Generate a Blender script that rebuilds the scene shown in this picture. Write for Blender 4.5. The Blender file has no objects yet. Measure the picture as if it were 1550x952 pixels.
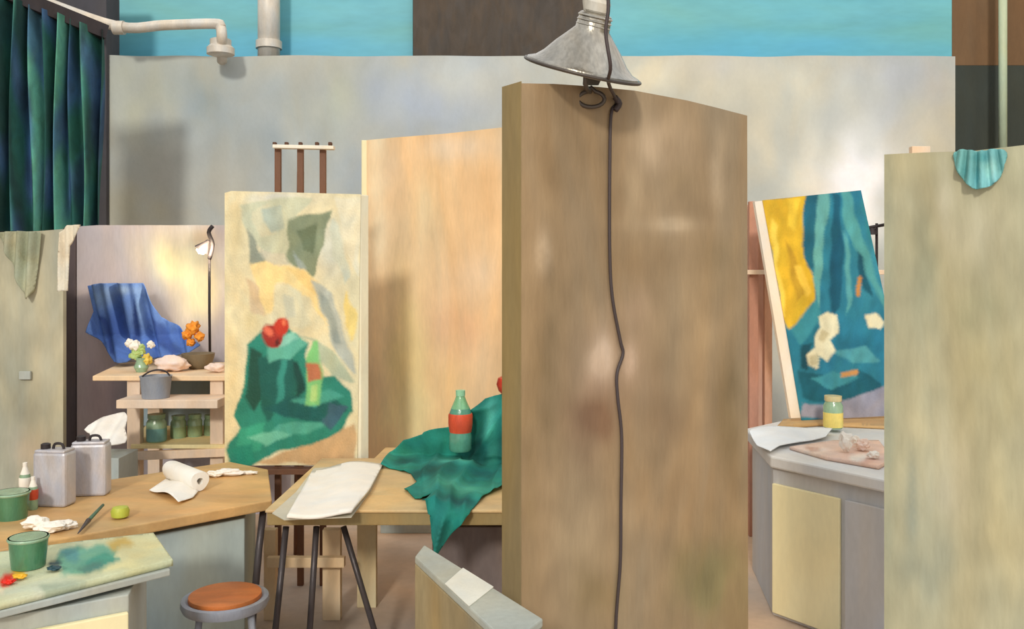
import bpy, bmesh, math, random
from mathutils import Vector, Matrix, noise
from mathutils.geometry import delaunay_2d_cdt
random.seed(4)
F=1365.0; CX=775.0; HY=400.0; CH=1.8
def U(px,py,d): return Vector(((px-CX)/F*d, d, CH-(py-HY)/F*d))
def T(px,py,z):
    d=(CH-z)*F/(py-HY); return Vector(((px-CX)/F*d,d,z))
def VP(A,B):
    ax,ay=A; bx,by=B
    def f(px,py):
        k=(px-CX)/F
        den=(bx-ax)-k*(by-ay)
        s=(k*ay-ax)/den
        return U(px,py,ay+s*(by-ay))
    return f
def lin(c):
    o=[]
    for v in c[:3]:
        v/=255.0
        o.append(v/12.92 if v<=.04045 else ((v+.055)/1.055)**2.4)
    return tuple(o)
# ------------------------------------------------ materials
_m={}
def oil(key,col=None,rough=.7,amt=.22,scale=5.0,stretch=(1,1,.35),bump=.12,metal=0.0,col2=None,trans=0.0,emit=0.0,spec=.3,hue=.8):
    if key in _m: return _m[key]
    m=bpy.data.materials.new(key); m.use_nodes=True
    nt=m.node_tree; N=nt.nodes; L=nt.links
    b=N['Principled BSDF']
    b.inputs['Roughness'].default_value=rough; b.inputs['Metallic'].default_value=metal
    b.inputs['Specular IOR Level'].default_value=spec
    if trans: b.inputs['Transmission Weight'].default_value=trans
    tc=N.new('ShaderNodeTexCoord'); mp=N.new('ShaderNodeMapping'); mp.inputs['Scale'].default_value=stretch
    L.new(tc.outputs['Object'],mp.inputs['Vector'])
    def nzn(s,dt,ds=0.,loc=None):
        n=N.new('ShaderNodeTexNoise'); n.inputs['Scale'].default_value=s; n.inputs['Detail'].default_value=dt; n.inputs['Distortion'].default_value=ds
        L.new(mp.outputs['Vector'],n.inputs['Vector']); return n
    def rng(src,a,b_,c,d):
        r=N.new('ShaderNodeMapRange'); r.inputs['From Min'].default_value=a; r.inputs['From Max'].default_value=b_
        r.inputs['To Min'].default_value=c; r.inputs['To Max'].default_value=d; L.new(src,r.inputs['Value']); return r.outputs[0]
    n1=nzn(scale,5,.6); n2=nzn(scale*14,3); n4=nzn(scale*.55,3,1.0)
    a1=rng(n1.outputs['Fac'],.3,.7,1-amt,1+amt); a2=rng(n2.outputs['Fac'],.3,.7,1-amt*.3,1+amt*.3)
    mu=N.new('ShaderNodeMath'); mu.operation='MULTIPLY'; L.new(a1,mu.inputs[0]); L.new(a2,mu.inputs[1])
    if col is None:
        at=N.new('ShaderNodeAttribute'); at.attribute_name='Col'; src=at.outputs['Color']
    else:
        rg=N.new('ShaderNodeRGB'); rg.outputs[0].default_value=(*lin(col),1); src=rg.outputs[0]
        if col2:
            mx=N.new('ShaderNodeMix'); mx.data_type='RGBA'; mx.inputs[7].default_value=(*lin(col2),1)
            n3=nzn(scale*.6,3); L.new(rng(n3.outputs['Fac'],.38,.62,0,1),mx.inputs[0]); L.new(src,mx.inputs[6]); src=mx.outputs[2]
    # warm / cool pigment drift
    h=.07*hue
    tm=N.new('ShaderNodeMix'); tm.data_type='RGBA'; tm.inputs[6].default_value=(1+h,1,1-1.6*h,1); tm.inputs[7].default_value=(1-h,1+.2*h,1+1.6*h,1)
    L.new(rng(n4.outputs['Fac'],.36,.64,0,1),tm.inputs[0])
    v1=N.new('ShaderNodeVectorMath'); v1.operation='MULTIPLY'; L.new(src,v1.inputs[0]); L.new(tm.outputs[2],v1.inputs[1])
    vm=N.new('ShaderNodeVectorMath'); vm.operation='SCALE'; L.new(v1.outputs[0],vm.inputs[0]); L.new(mu.outputs[0],vm.inputs['Scale'])
    L.new(vm.outputs[0],b.inputs['Base Color'])
    if emit:
        L.new(vm.outputs[0],b.inputs['Emission Color']); b.inputs['Emission Strength'].default_value=emit
    if bump:
        bp=N.new('ShaderNodeBump'); bp.inputs['Strength'].default_value=bump; bp.inputs['Distance'].default_value=.01
        L.new(n2.outputs['Fac'],bp.inputs['Height']); L.new(bp.outputs[0],b.inputs['Normal'])
    _m[key]=m; return m
# ------------------------------------------------ mesh helpers
groups=[]
def group(name):
    e=bpy.data.objects.new(name,None); e.empty_display_size=.1
    bpy.context.collection.objects.link(e); groups.append(e); return e
def mk(name,verts,faces,mat,parent=None,smooth=False,cols=None,bevel=0,solid=0,sub=0):
    c=Vector((0,0,0))
    for v in verts: c+=Vector(v)
    c/=len(verts)
    me=bpy.data.meshes.new(name); me.from_pydata([tuple(Vector(v)-c) for v in verts],[],faces); me.update()
    bm=bmesh.new(); bm.from_mesh(me)
    if not solid: bmesh.ops.recalc_face_normals(bm,faces=bm.faces)
    bm.to_mesh(me); bm.free()
    if cols:
        a=me.color_attributes.new('Col','FLOAT_COLOR','POINT')
        for i,q in enumerate(cols): a.data[i].color=(*q,1)
    if smooth:
        for p in me.polygons: p.use_smooth=True
    me.materials.append(mat)
    ob=bpy.data.objects.new(name,me); bpy.context.collection.objects.link(ob); ob.location=c
    if bevel:
        b=ob.modifiers.new('bevel','BEVEL'); b.width=bevel; b.segments=2; b.limit_method='ANGLE'
    if solid:
        s=ob.modifiers.new('solid','SOLIDIFY'); s.thickness=solid; s.offset=0
    if parent: ob.parent=parent
    return ob
def prism(name,poly,z0,z1,mat,parent=None,bevel=.004):
    n=len(poly); v=[(x,y,z0) for x,y in poly]+[(x,y,z1) for x,y in poly]
    f=[tuple(range(n))[::-1],tuple(range(n,2*n))]+[(i,(i+1)%n,n+(i+1)%n,n+i) for i in range(n)]
    return mk(name,v,f,mat,parent,bevel=bevel)
def box(name,c,s,mat,parent=None,rot=0,bevel=.004,M=None):
    hx,hy,hz=[q/2 for q in s]
    R=M if M else Matrix.Rotation(rot,3,'Z')
    v=[Vector(c)+R@Vector((x*hx,y*hy,z*hz)) for z in(-1,1) for x,y in((-1,-1),(1,-1),(1,1),(-1,1))]
    f=[(3,2,1,0),(4,5,6,7)]+[(i,(i+1)%4,4+(i+1)%4,4+i) for i in range(4)]
    return mk(name,v,f,mat,parent,bevel=bevel)
def beam(name,a,b,w,h,mat,parent=None,up=Vector((0,0,1)),bevel=.003):
    a=Vector(a);b=Vector(b); d=(b-a); L=d.length; d.normalize()
    s=d.cross(up)
    if s.length<.05: s=d.cross(Vector((0,1,0)))
    s.normalize(); t=s.cross(d)
    M=Matrix((s,d,t)).transposed()
    return box(name,(a+b)/2,(w,L,h),mat,parent,M=M,bevel=bevel)
def lathe(name,prof,c,mat,parent=None,seg=28,M=None,smooth=True,wob=0):
    v=[];f=[]
    R=M if M else Matrix.Identity(3)
    for r,z in prof:
        for i in range(seg):
            a=2*math.pi*i/seg; rr=r*(1+wob*math.sin(3*a+z*40))
            v.append(Vector(c)+R@Vector((rr*math.cos(a),rr*math.sin(a),z)))
    n=len(prof)
    for j in range(n-1):
        for i in range(seg):
            k=(i+1)%seg; f.append((j*seg+i,j*seg+k,(j+1)*seg+k,(j+1)*seg+i))
    if prof[0][0]>1e-4: f.append(tuple(range(seg))[::-1])
    if prof[-1][0]>1e-4: f.append(tuple((n-1)*seg+i for i in range(seg)))
    ob=mk(name,v,f,mat,parent,smooth=smooth)
    e=ob.modifiers.new('es','EDGE_SPLIT'); e.split_angle=math.radians(40)
    return ob
def catmull(pts,n=8,closed=False):
    P=[Vector(p) for p in pts]; out=[]; m=len(P)
    rng=m if closed else m-1
    for i in range(rng):
        if closed: p0,p1,p2,p3=P[i-1],P[i],P[(i+1)%m],P[(i+2)%m]
        else: p0,p1,p2,p3=P[max(i-1,0)],P[i],P[i+1],P[min(i+2,m-1)]
        for k in range(n):
            t=k/n
            out.append(.5*((2*p1)+(p2-p0)*t+(2*p0-5*p1+4*p2-p3)*t*t+(3*p1-p0-3*p2+p3)*t**3))
    if not closed: out.append(P[-1])
    return out
def tube(name,pts,r,mat,parent=None,seg=12,smoothpath=0,closed=False):
    if smoothpath: pts=catmull(pts,smoothpath,closed)
    P=[Vector(p) for p in pts]; n=len(P); v=[];f=[]
    prev=None
    for i in range(n):
        if closed: d=(P[(i+1)%n]-P[i-1])
        else: d=(P[min(i+1,n-1)]-P[max(i-1,0)])
        d.normalize()
        if prev is None:
            s=d.cross(Vector((0,0,1)))
            if s.length<.1: s=d.cross(Vector((0,1,0)))
        else: s=prev-d*prev.dot(d)
        s.normalize(); prev=s; t=d.cross(s)
        rr=r[i] if isinstance(r,list) else r
        for k in range(seg):
            a=2*math.pi*k/seg; v.append(P[i]+s*math.cos(a)*rr+t*math.sin(a)*rr)
    for i in range(n if closed else n-1):
        j=(i+1)%n
        for k in range(seg):
            l=(k+1)%seg; f.append((i*seg+k,i*seg+l,j*seg+l,j*seg+k))
    if not closed:
        f.append(tuple(range(seg))[::-1]); f.append(tuple((n-1)*seg+k for k in range(seg)))
    return mk(name,v,f,mat,parent,smooth=True)
def inpoly(x,y,P):
    c=False; j=len(P)-1
    for i in range(len(P)):
        xi,yi=P[i][0],P[i][1]; xj,yj=P[j][0],P[j][1]
        if (yi>y)!=(yj>y) and x<(xj-xi)*(y-yi)/(yj-yi)+xi: c=not c
        j=i
    return c
def nz(x,y,s,o=0): return noise.noise(Vector((x*s+o,y*s+o*1.7,o*3.1)))
def painter(base,blobs=(),polys=(),warp=3.0,mott=.0,mscale=.012,seed=0,soft=2.0,gain=1.35):
    B=lin(base); BL=[(a,b,c,d,lin(e),g) for a,b,c,d,e,g in blobs]
    PL=[]
    for p,c in polys:
        if p[0]=='o': bb=(p[1]-p[3],p[2]-p[4],p[1]+p[3],p[2]+p[4])
        else: bb=(min(q[0] for q in p),min(q[1] for q in p),max(q[0] for q in p),max(q[1] for q in p))
        PL.append((p,lin(c),bb))
    offs=[(0,0),(soft,.3*soft),(-soft,-.3*soft),(.3*soft,-soft),(-.3*soft,soft)] if polys else [(0,0)]
    def f(px,py):
        c=list(B)
        for x,y,rx,ry,col,s in BL:
            q=((px-x)/rx)**2+((py-y)/ry)**2
            if q>6: continue
            w=s*gain*math.exp(-q*1.1)*(1+.9*nz(px,py*.6,.03,seed+x*.01))
            w=max(0,min(.95,w))
            c=[c[i]*(1-w)+col[i]*w for i in range(3)]
        if PL:
            wx=px+warp*nz(px,py,.035,7+seed)*2; wy=py+warp*nz(px,py,.035,19+seed)*2
            acc=[0,0,0]
            for ox,oy in offs:
                k=c
                X=wx+ox; Y=wy+oy
                for p,col,bb in PL:
                    if X<bb[0] or X>bb[2] or Y<bb[1] or Y>bb[3]: continue
                    if p[0]=='o':
                        if ((X-p[1])/p[3])**2+((Y-p[2])/p[4])**2<1: k=col
                    elif inpoly(X,Y,p): k=col
                acc=[acc[i]+k[i] for i in range(3)]
            c=[a/len(offs) for a in acc]
        if mott:
            k=1+mott*(nz(px,py*.5,mscale*3,seed)+.6*nz(px,py,mscale,seed+5))
            c=[max(0,q*k) for q in c]
        return tuple(c)
    return f
def sheet(name,outline,mapf,mat,res,colf=None,parent=None,solid=.0,smooth=True,curve=0):
    if curve: outline=[(p.x,p.y) for p in catmull([(a,b,0) for a,b in outline],curve,True)]
    O=[]
    n=len(outline)
    for i in range(n):
        a=outline[i]; b=outline[(i+1)%n]; L=math.hypot(b[0]-a[0],b[1]-a[1]); k=max(1,int(L/res))
        for j in range(k): O.append((a[0]+(b[0]-a[0])*j/k,a[1]+(b[1]-a[1])*j/k))
    xs=[p[0] for p in O]; ys=[p[1] for p in O]
    pts=[Vector(p) for p in O]
    y=min(ys)+res*.5; row=0
    while y<max(ys):
        x=min(xs)+res*(.5 if row%2 else 0.)
        while x<max(xs):
            if inpoly(x,y,O): pts.append(Vector((x,y)))
            x+=res
        y+=res*.87; row+=1
    m=len(O)
    r=delaunay_2d_cdt(pts,[(i,(i+1)%m) for i in range(m)],[list(range(m))],1,1e-4)
    V=[mapf(p.x,p.y) for p in r[0]]
    Fc=[tuple(q) for q in r[2]]
    cols=[colf(p.x,p.y) for p in r[0]] if colf else None
    return mk(name,V,Fc,mat,parent,smooth=smooth,cols=cols,solid=solid)
def crumple(name,c,r,mat,parent=None,sz=(1,1,.6),seed=1,fl=False,rg=1.0):
    bm=bmesh.new(); bmesh.ops.create_icosphere(bm,subdivisions=3 if fl else 4,radius=1)
    V=[]
    for v in bm.verts:
        p=v.co.copy(); k=1+.55*rg*noise.noise(p*1.8+Vector((seed*3.3,seed,0)))+.3*rg*abs(noise.noise(p*4+Vector((seed,0,0))))
        V.append(Vector((p.x*sz[0],p.y*sz[1],p.z*sz[2]))*k*r)
    mz=min(q.z for q in V); V=[q+Vector(c)-Vector((0,0,mz)) for q in V]
    f=[tuple(v.index for v in fc.verts) for fc in bm.faces]; bm.free()
    return mk(name,V,f,mat,parent,smooth=not fl)

# ================================================ MATERIALS
paint=oil('painted_surface',None,.8,.06,2.5,(1,1,.7),.12,hue=.5)
boardm=oil('board_surface',None,.6,.12,3,(1.6,1.6,.35),.15,hue=.8)
clothm=oil('cloth_fabric',None,.8,.2,9,(1,1,.6),.2)
canvasm=oil('canvas_oil_paint',None,.6,.12,8,(1,1,.7),.25,hue=.6)
pinkw=oil('pink_wood',(208,158,130),.6,.15,8,(1,1,.3))
darkw=oil('dark_brown_wood',(88,58,42),.6,.2,8)
tan=oil('tan_wood',(214,174,118),.5,.16,4,(.6,1.5,1),col2=(198,156,104))
tan2=oil('tan_table',(218,186,134),.5,.14,4,(1,1.5,1),col2=(204,174,130))
edgem=oil('table_edge',(156,134,90),.6,.15,6)
steel=oil('dark_steel',(82,76,78),.4,.15,8,metal=.3)
greym=oil('grey_paint',(176,182,178),.6,.14,4)
creamp=oil('cream_panel',(248,236,190),.6,.08,3,hue=.5)
white=oil('white_paper',(246,240,230),.8,.05,8,bump=.2,hue=.3)
cloth_w=oil('white_cloth',(238,232,224),.8,.10,8,hue=.3)
silver=oil('can_tin',(190,186,192),.35,.18,12,metal=.1,spec=.6)
black=oil('black_rubber',(52,45,47),.5,.2,8)
red=oil('apple_red',(200,58,40),.3,.3,30,spec=.6)
gglass=oil('green_glass',(84,140,104),.15,.2,12,spec=.8,trans=.2)
lglass=oil('pale_glass',(165,198,165),.15,.2,12,spec=.8,trans=.25)
yel=oil('yellow_liquid',(235,212,120),.3,.15,10)
orange=oil('orange_petals',(235,150,55),.7,.3,20)

# ================================================ ROOM
g=oil('floor_paint',(206,176,150),.7,.15,1.5,(1,1,1),.05,col2=(188,170,156))
mk('floor',[(-6,-1.5,0),(6,-1.5,0),(6,9.9,0),(-6,9.9,0)],[(0,1,2,3)],g)
box('wall_back',(0,9.95,2.6),(12,.1,5.2),oil('rear_wall_dark',(62,60,58),.8,.2,3))
box('wall_left',(-6.0,4.2,2.6),(.1,11.4,5.2),oil('left_wall',(120,120,112),.8,.1,2))
box('wall_right',(6.0,4.2,2.6),(.1,11.4,5.2),oil('right_wall',(190,185,168),.8,.1,2))
def at(px0,px1,py0,py1,d,name,mat,th=.04,parent=None):
    a=U(px0,py1,d); b=U(px1,py0,d)
    return box(name,((a.x+b.x)/2,d+th/2,(a.z+b.z)/2),(abs(b.x-a.x),th,abs(b.z-a.z)),mat,parent)
turq=oil('turquoise_glass',(118,188,200),.5,.12,1.2,(.35,1,1.4),.05,col2=(98,174,194),hue=1.2)
at(176,625,-40,120,9.8,'window_1',turq)
at(887,1441,-40,120,9.8,'window_2',turq)
at(1441,1900,-40,99,9.8,'trim_1',oil('brown_panel',(116,88,62),.8,.12,3),.06)
at(1441,1900,99,260,9.8,'trim_2',oil('black_panel',(62,66,60),.8,.12,3),.05)
at(625,887,-40,100,9.7,'trim_3',oil('black_brown_panel',(84,74,66),.8,.15,12),.06)
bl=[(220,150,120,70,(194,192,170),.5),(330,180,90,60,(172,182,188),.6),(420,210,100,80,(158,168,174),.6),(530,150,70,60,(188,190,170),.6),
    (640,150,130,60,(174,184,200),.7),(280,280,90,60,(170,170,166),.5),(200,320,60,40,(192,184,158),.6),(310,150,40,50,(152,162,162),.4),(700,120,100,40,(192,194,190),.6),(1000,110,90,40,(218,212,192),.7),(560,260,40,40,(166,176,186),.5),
    (1200,140,150,60,(206,202,186),.6),(1380,130,90,70,(186,188,192),.7),(1200,240,90,80,(212,206,188),.7),(1300,270,60,70,(240,236,236),.8),(1420,200,60,80,(194,188,170),.5),(1080,100,60,20,(200,200,196),.6)]  # mottled paint, plus lamp glow and cool shade painted into the wall colour
def wall_drape(px,py):
    return 0
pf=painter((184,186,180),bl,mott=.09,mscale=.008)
gr=[];fc=[];cl=[]
nx,nyy=150,60
for j in range(nyy+1):
    for i in range(nx+1):
        px=160+(1443-160)*i/nx; py=86+(673-86)*j/nyy
        if j==0: py+= 3*nz(px,0,.01)
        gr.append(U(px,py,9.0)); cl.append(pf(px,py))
for j in range(nyy):
    for i in range(nx):
        a=j*(nx+1)+i; fc.append((a,a+nx+1,a+nx+2,a+1))
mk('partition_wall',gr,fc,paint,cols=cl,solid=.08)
at(60,161,-60,700,8.9,'pillar',oil('pillar_paint',(76,74,80),.8,.15,2),.3)
pp=oil('pipe_paint',(208,198,186),.4,.16,6,spec=.5)
gp=group('ceiling_pipe')
tube('run',[U(-60,-45,8.6),U(60,0,8.6),U(178,40,8.6),U(250,38,8.6),U(325,36,8.6),U(334,42,8.6),U(336,60,8.6),U(336,92,8.9)],.05,pp,gp,smoothpath=5)
lathe('flange',[(.10,-.07),(.13,-.06),(.13,0),(.1,.03),(.1,.08),(.08,.09)],U(334,73,8.7),pp,gp)
lathe('coupling',[(.065,-.05),(.065,.05)],U(180,42,8.6),pp,gp,M=Matrix.Rotation(math.pi/2,3,'Y'))
gp=group('vertical_pipe')
tube('pipe',[U(407,-80,9.5),U(407,110,9.5)],.115,pp,gp,seg=20)
lathe('collar',[(.135,0),(.135,.08)],U(407,74,9.5),pp,gp)
tube('conduit_pipe',[U(1518,-80,9.5),U(1518,240,9.5)],.042,oil('pipe_green',(190,200,170),.5,.1,5))
gc=group('stage_curtain')
V=[];fc=[];cl=[];nx=170;ny=26
def fold(u): return math.sin(u*9.5*2*math.pi+1.2*math.sin(u*9))+.4*math.sin(u*41)
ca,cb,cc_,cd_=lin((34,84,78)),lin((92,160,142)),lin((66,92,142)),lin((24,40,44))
for j in range(ny+1):
    for i in range(nx+1):
        u=i/nx; px=-60+214*u; t=j/ny
        dd=6.9+.7*u
        py=(-30+75*u)+(350-(-30+75*u))*t
        p=U(px,py,dd); p.y+= .07*fold(u)*(1+.2*math.sin(t*5)); p.x+=.02*math.sin(t*4+u*20)
        V.append(p)
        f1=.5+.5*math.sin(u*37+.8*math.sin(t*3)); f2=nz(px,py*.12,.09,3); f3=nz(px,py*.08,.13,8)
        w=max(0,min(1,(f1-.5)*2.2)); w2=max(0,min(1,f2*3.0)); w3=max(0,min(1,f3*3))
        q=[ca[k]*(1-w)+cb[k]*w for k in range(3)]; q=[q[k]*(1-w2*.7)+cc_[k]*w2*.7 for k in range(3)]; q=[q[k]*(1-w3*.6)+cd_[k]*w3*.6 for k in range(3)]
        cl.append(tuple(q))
for j in range(ny):
    for i in range(nx):
        a=j*(nx+1)+i; fc.append((a,a+nx+1,a+nx+2,a+1))
mk('pleated_cloth',V,fc,clothm,gc,smooth=True,cols=cl)
beam('rail',U(-60,-38,6.95),U(160,50,7.65),.10,.12,black,gc)

# ================================================ LEFT PARTITION + still life corner
fA=VP((-4.2,5.35),(-2.72,5.5))
sheet('left_display_board',[(-70,352),(0,352),(60,350),(98,347),(98,860),(-70,860)],fA,boardm,12,
      painter((176,172,150),[(30,600,50,120,(158,158,142),.6),(70,500,30,120,(194,186,160),.6),(20,440,40,50,(188,182,156),.6),(60,690,40,40,(192,172,146),.6),(85,420,14,90,(165,165,150),.5)],mott=.14,mscale=.02),solid=.05,smooth=False)
box('wall_socket',fA(43,567)+Vector((0,-.035,0)),(.07,.02,.05),greym)
def frag(px,py):
    p=fA(px,py); p.y-=.06+.02*math.sin(px*.35+py*.02); return p
sheet('hanging_rag',[(4,352),(36,350),(70,352),(66,385),(58,440),(50,452),(40,440),(26,400),(14,375)],frag,clothm,3,
      painter((158,162,138),[(50,420,12,40,(186,184,154),.9),(25,365,14,16,(184,180,152),.8),(45,380,6,30,(130,136,110),.8)]),solid=.004)
fB=VP((-3.2,6.3),(-1.7,6.55))
go=group('lavender_backdrop_board')
sheet('face',[(118,343),(150,341),(340,341),(440,342),(440,800),(118,800)],fB,boardm,10,
   painter((176,166,172),[(170,370,60,30,(160,153,160),.6),(270,390,50,40,(242,230,188),.8),(300,440,35,50,(228,212,172),.7),(310,360,30,14,(200,170,130),.4),(150,520,25,80,(188,172,178),.7),(150,600,30,60,(168,150,168),.6)],mott=.1,mscale=.02),go,solid=.05,smooth=False)  # cream blobs: the reading lamp's glow painted into the board colour
beam('edge_post',fB(108,345),Vector((fB(108,345).x,fB(108,345).y,0.0)),.085,.06,oil('edge_dark',(84,72,74),.7,.15,6),go)
def fcap(px,py):
    p=U(px,py,5.40); p.y-=.01+.01*math.sin(px*.5); return p
sheet('draped_rag',[(92,352),(104,341),(122,340),(117,356),(107,372),(105,440),(89,441),(90,390)],fcap,clothm,3,painter((230,218,196),[(97,400,5,40,(206,192,170),.7)]),solid=.006)

gs=group('still_life_stand')
ztop=1.12
def plan(pts,z): return [(T(x,y,z).x,T(x,y,z).y) for x,y in pts]
prism('top',plan([(140,569),(420,569),(420,548),(185,548)],ztop),ztop-.03,ztop,oil('warm_top',(238,206,168),.6,.1,5),gs)
fw=oil('frame_wood',(228,204,182),.6,.1,6)
for i,(px,dd) in enumerate([(205,5.55),(330,5.55),(235,6.1),(330,6.1)]):
    x=(px-CX)/F*dd; beam('leg_%d'%i,(x,dd,ztop-.03),(x,dd,0),.08,.06,fw,gs)
rf=U(190,607,5.41); rf2=U(340,607,5.41)
box('rail_front',((rf.x+rf2.x)/2,5.40,rf.z),(rf2.x-rf.x,.24,.05),fw,gs)
beam('rail_low',U(200,690,5.5),U(345,684,5.5),.04,.05,fw,gs)
sh=.70
prism('shelf',[(U(198,0,5.5).x,5.5),(U(345,0,5.5).x,5.5),(U(345,0,5.5).x,6.15),(U(215,0,6.1).x,6.15)],sh-.025,sh,oil('shelf',(235,215,160),.6,.12,5),gs)
box('back_panel',(U(275,0,6.2).x,6.2,.9),(.75,.02,.42),oil('shelf_back',(150,166,172),.7,.12,5),gs)
def jar(name,px,py,z,r,h,mat,lid=None,fill=None):
    c=T(px,py,z); e=group(name)
    lathe('glass',[(r*.9,0),(r,h*.06),(r,h*.7),(r*.8,h*.82),(r*.78,h*.86)],c,mat,e)
    lathe('rim',[(r*.84,h*.84),(r*.88,h*.87),(r*.88,h),(r*.7,h)],c,lid or mat,e)
    if fill: lathe('contents',[(r*1.01,h*.05),(r*1.015,h*.5),(r*.99,h*.5)],c,fill,e)
    return e
tl=oil('teal_liquid',(115,162,160),.3,.2,9); gl=oil('olive_liquid',(140,160,120),.3,.2,9)
jar('paint_jar',237,668,sh,.060,.17,lglass,fill=tl)
jar('paint_jar',270,662,sh,.048,.14,lglass,fill=gl)
jar('paint_jar',295,660,sh,.046,.14,lglass,fill=gl)
jar('paint_jar',319,658,sh,.044,.13,lglass,fill=gl)
def tin(name,c,w,dp,h,rot=0,m=silver):
    e=group(name); R=Matrix.Rotation(rot,3,'Z')
    box('body',c+Vector((0,0,h/2)),(w,dp,h),m,e,rot,bevel=.012)
    box('shoulder',c+Vector((0,0,h+.004)),(w*.92,dp*.9,.012),m,e,rot)
    lathe('cap',[(.02,h),(.02,h+.03),(.012,h+.034)],c+R@Vector((-w*.28,0,0)),black,e,seg=16)
    tube('handle',[c+R@Vector((-w*.05,0,h)),c+R@Vector((0,0,h+.03)),c+R@Vector((w*.22,0,h+.03)),c+R@Vector((w*.3,0,h))],.006,black,e,smoothpath=4,seg=8)
    return e
e=group('grey_bucket')
zb=rf.z+.026
cc=Vector(((236-CX)/F*5.38,5.38,0))
lathe('pail',[(.078,zb),(.09,zb+.12),(.094,zb+.13),(.085,zb+.13),(.082,zb+.12)],cc,oil('pail_grey',(146,150,160),.5,.15,9),e)
tube('bail',[cc+Vector((-.09,0,zb+.12)),cc+Vector((-.05,.03,zb+.15)),cc+Vector((0,.04,zb+.16)),cc+Vector((.05,.03,zb+.15)),cc+Vector((.09,0,zb+.12))],.005,black,e,smoothpath=4,seg=8)
def fblue(px,py):
    d=6.32 if py<505 else 6.32-(py-505)/45*.25
    p=U(px,py,d)
    fx=px+(py-430)*-.25
    p.y-=.09+.06*abs(math.sin(fx*.085))*(1.2)+.02*math.sin(px*.3-py*.06); return p
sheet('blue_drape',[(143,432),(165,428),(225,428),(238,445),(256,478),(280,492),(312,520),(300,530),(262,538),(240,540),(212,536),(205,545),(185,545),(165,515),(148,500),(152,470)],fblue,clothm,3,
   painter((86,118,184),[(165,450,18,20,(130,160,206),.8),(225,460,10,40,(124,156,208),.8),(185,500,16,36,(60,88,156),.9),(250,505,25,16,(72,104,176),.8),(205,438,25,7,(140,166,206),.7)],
     [([(213,470),(220,445),(224,500),(230,535),(217,535)],(54,78,140)),([(165,470),(175,480),(190,540),(178,535)],(56,80,144)),([(238,470),(262,500),(282,530),(268,534),(246,505)],(58,84,150))],warp=4),solid=.005)  # pale blobs and dark strips: fold light and shadow painted into the cloth
e=group('flower_arrangement')
for i,(x,y,r) in enumerate([(293,499,.04),(283,507,.03),(302,510,.03),(289,517,.026)]):
    crumple('bloom_%d'%i,U(x,y+8,5.88),r,orange,e,(1,1,.9),i)
lathe('bowl',[(.05,0),(.085,.03),(.10,.07),(.105,.10),(.095,.10),(.05,.05)],Vector((U(300,0,5.88).x,5.88,ztop)),oil('bowl_brown',(120,106,84),.5,.15,9),e)
e=group('white_flower_posy')
gl2=oil('posy_green',(180,202,128),.6,.2,20)
for i,(x,y,r,m) in enumerate([(205,526,.032,white),(196,520,.022,white),(228,522,.020,white),(206,540,.032,gl2),(222,547,.028,oil('gold_leaf',(226,195,90),.6,.2,20)),(212,532,.028,gl2)]):
    crumple('petal_%d'%i,U(x,y+6,5.7),r,m,e,(1,.8,1.0),i+9)
lathe('vase',[(.03,0),(.045,.03),(.03,.07),(.035,.09)],Vector((U(214,0,5.7).x,5.7,ztop)),lglass,e)
pks=oil('shell_pink',(236,212,200),.7,.1,12)
crumple('plaster_shell',Vector((U(260,0,5.72).x,5.72,ztop)),.08,pks,None,(1.3,.8,.6),21,rg=.6)
crumple('plaster_shell',Vector((U(326,0,5.66).x,5.66,ztop)),.045,pks,None,(1.2,.8,.6),24,rg=.6)
e=group('reading_lamp')
lx=U(318,0,6.08).x
tube('stem',[U(317,390,6.08),U(317,470,6.08),Vector((lx,6.08,ztop))],.009,black,e)
lathe('base',[(.05,0),(.05,.012),(.01,.02)],Vector((lx,6.08,ztop)),black,e)
tube('arm',[U(317,392,6.08),U(322,370,6.08),U(316,352,6.08),U(322,342,6.08)],.014,black,e,smoothpath=3)
Mr=Matrix.Rotation(math.radians(35),3,'Y')
lathe('shade',[(.012,.0),(.02,-.02),(.055,-.08),(.05,-.08),(.015,-.02)],U(316,364,6.08),black,e,M=Mr)
lathe('bulb',[(.001,-.11),(.03,-.095),(.033,-.07),(.015,-.04)],U(315,364,6.08),oil('bulb',(255,245,220),.3,.0,emit=6),e,M=Mr)
box('storage_crate',(U(155,0,5.15).x,5.15,.36),(.30,.26,.72),greym)
def fbun(px,py):
    t=(py-626)/50
    p=U(px,py,5.25-.30*t); p.y-=.03*math.sin(px*.2+py*.12); p.z=max(p.z,.765 if py<668 else p.z); return p
sheet('white_cloth_bundle',[(128,650),(150,634),(178,626),(196,628),(190,650),(186,672),(160,670),(140,664)],fbun,cloth_w,3,solid=.006,curve=3)

# ================================================ LONG WOOD TABLE (left)
zt=.75
gt=group('long_work_table')
tp=[(-1.07,4.02),(-1.25,4.62),(-1.50,4.80),(-2.45,3.98),(-3.1,3.42),(-2.6,2.98),(-1.90,3.30)]
prism('top',tp,zt-.045,zt,tan,gt,bevel=.006)
for i,(x,y) in enumerate([(-2.35,3.36),(-1.55,4.62),(-2.8,3.4),(-2.25,4.05)]):
    beam('leg_%d'%i,(x,y,zt-.045),(x,y,0),.06,.06,tan,gt)
tube('steel_leg',[U(400,760,4.08),U(392,830,4.0),Vector((U(375,0,3.95).x,3.95,0))],.016,steel,gt)
prism('storage_cabinet',[(-1.18,3.98),(-1.28,4.5),(-1.75,4.4),(-2.2,3.95),(-1.85,3.42)],0,.68,oil('cab_greyblue',(196,208,202),.6,.15,2.5,col2=(176,190,190)),None)
for i,(x,y,zz,h,w,r) in enumerate([(83,764,zt,.235,.15,-.1),(138,748,zt,.235,.155,.12)]):
    tin('solvent_can',T(x,y,zz),w,.09,h,r)
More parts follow.
